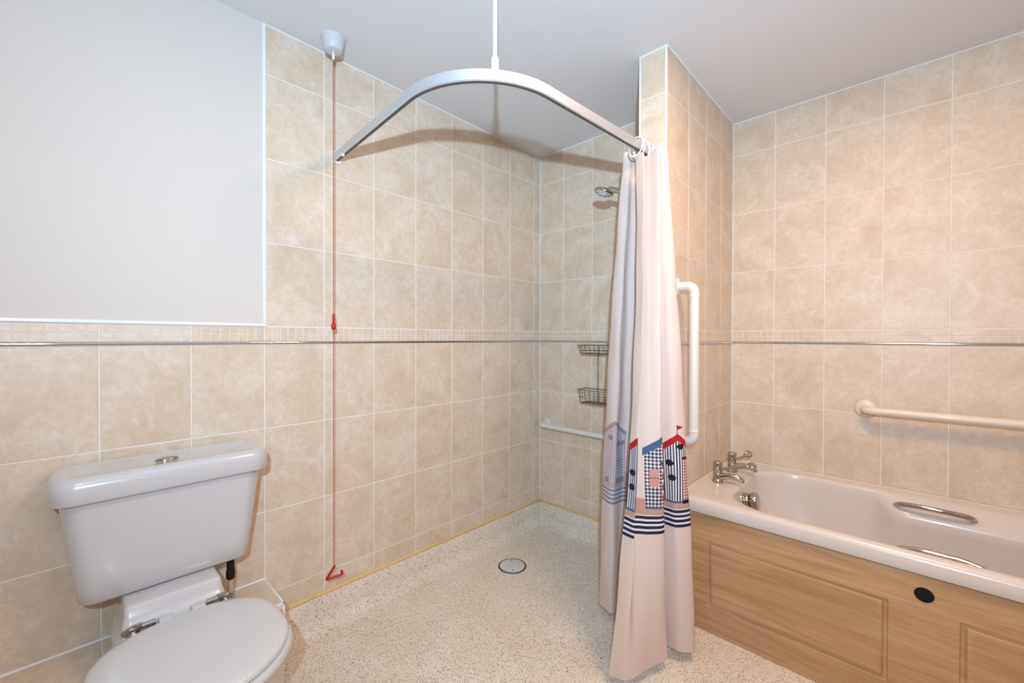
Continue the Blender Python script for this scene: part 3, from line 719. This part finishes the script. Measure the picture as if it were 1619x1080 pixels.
# ------------------------------------------------------------------ wire caddy
cd = grp('wire_caddy', (.53, -.05, .86), 'two-tier chrome wire shower caddy hanging on the tiled wall', 'shower caddy')
def basket(zt_, zb_, nm):
    x0, x1, y0, y1 = .378, .70, -.112, -.006
    bm = newbm()
    def loop(d, z): return [p for p in rrect(x0+d, x1-d, y0+d, y1, [.004, .004, .022, .022], z, 4)]
    tube(bm, loop(0, zt_), .0028, 8, closed=True); tube(bm, loop(.010, (zt_+zb_)/2-.006), .0015, 6, closed=True); tube(bm, loop(.016, zb_), .0022, 8, closed=True)
    for k in range(5):
        y = y0+.024+k*.02; tube(bm, [(x0+.016, y, zb_), (x1-.016, y, zb_)], .0014, 6)
    for k in range(9):
        x = x0+.03+k*(x1-x0-.06)/8; tube(bm, fillet([(x, y0, zt_), (x, y0+.012, zb_-.001), (x, y1, zb_-.001)], .01, 3), .0014, 6)
    for k in range(3):
        y = y0+.03+k*.03; tube(bm, fillet([(x0, y, zt_), (x0+.012, y, zb_), (x0+.04, y, zb_)], .01, 3), .0014, 6); tube(bm, fillet([(x1, y, zt_), (x1-.012, y, zb_), (x1-.04, y, zb_)], .01, 3), .0014, 6)
    add(obj(nm, bm, 'wire', None, 60), cd)
basket(1.223, 1.172, 'basket'); basket(.953, .873, 'basket')
for x in (.468, .582):
    bm = newbm(); tube(bm, [(x, -.008, 1.225), (x, -.008, .873)], .0027, 8); add(obj('upright', bm, 'wire', None, 60), cd)
    for z in (1.165, 1.135):
        bm = newbm(); lathe(bm, [(.0045, -.004), (.0045, .004)], (x, -.008, z), (0, 0, 1), 8); add(obj('weld_stop', bm, 'wire', None, 40), cd)

# ------------------------------------------------------------------ hand shower on its riser (mostly behind the curtain)
sh = grp('hand_shower', (.955, -.40, 1.2), 'chrome hand shower poking out past the left edge of the curtain', 'shower head')
bm = newbm(); tube(bm, [(.945, -.40, 1.22), (.945, -.40, 2.0)], .0095, 14); add(obj('riser_bar', bm, 'chrome', None, 60), sh)
for zz in (1.235, 1.985):
    bm = newbm(); lathe(bm, [(.018, .0005), (.018, .03), (.013, .035)], (XP0, -.40, zz), (-1, 0, 0), 18); add(obj('riser_bracket', bm, 'chrome', None, 40), sh)
bm = newbm(); lathe(bm, [(.017, -.022), (.018, -.018), (.018, .018), (.017, .022)], (.945, -.40, 1.925), (0, 0, 1), 18); tube(bm, [(.945, -.40, 1.925), (.900, -.40, 1.93)], .014, 12); add(obj('slide_holder', bm, 'chrome', None, 40), sh)
bm = newbm(); tube(bm, [(.905, -.40, 1.892), (.885, -.40, 1.925), (.855, -.40, 1.958), (.815, -.40, 1.983), (.775, -.40, 1.996)], [.0105, .0115, .012, .013, .017], 16); add(obj('handle', bm, 'chrome', None, 60), sh)
hn = Vector((-.30, -.12, -.93)).normalized(); hc = Vector((.742, -.40, 1.992))
bm = newbm(); lathe(bm, [(.020, -.019), (.040, -.012), (.0475, -.003), (.0485, .003), (.046, .007)], tuple(hc), tuple(hn), 36); head = add(obj('spray_head', bm, 'chrome', None, 45), sh)
bm = newbm(); lathe(bm, [(.040, .006), (.038, .010), (.026, .012), (.022, .017), (.012, .018)], tuple(hc), tuple(hn), 32); add(obj('spray_face', bm, 'steel', None, 40), sh)
bm = newbm()
q = Vector((0, 0, 1)).rotation_difference(hn)
for rr, n in ((.033, 16), (.017, 8)):
    for k in range(n):
        a = 2*PI*k/n; lathe(bm, [(.0022, .009 if rr > .03 else .016), (.0016, .0135 if rr > .03 else .0205)], tuple(hc+q @ Vector((rr*math.cos(a), rr*math.sin(a), 0))), tuple(hn), 6)
add(obj('nozzles', bm, 'dark', None, 40), sh)
bm = newbm(); tube(bm, fillet([(.906, -.40, 1.89), (.93, -.43, 1.6), (.90, -.44, 1.15), (.93, -.42, 1.0), (.972, -.40, 1.08)], .12, 8), .007, 12); add(obj('hose', bm, 'chrome', None, 60), sh)

# ------------------------------------------------------------------ floor drain
dr = grp('floor_drain', (.262, -.548, 0), 'round steel drain cover set in the speckled floor', 'drain')
bm = newbm(); lathe(bm, [(.079, .0002), (.078, .0022), (.0725, .003), (.070, .0016)], (.262, -.548, 0), (0, 0, 1), 48); add(obj('drain_ring', bm, 'dark', None, 40), dr)
bm = newbm(); lathe(bm, [(.0685, .001), (.068, .0042), (.066, .0050)], (.262, -.548, 0), (0, 0, 1), 48); cov = add(obj('drain_cover', bm, 'steel', None, 40), dr)
for a in (2.4, 2.4+PI):
    bm = newbm(); lathe(bm, [(.005, .0045), (.005, .0056), (.003, .006)], (.262+.052*math.cos(a), -.548+.052*math.sin(a), 0), (0, 0, 1), 12); add(obj('drain_screw', bm, 'dark', None, 40), dr)
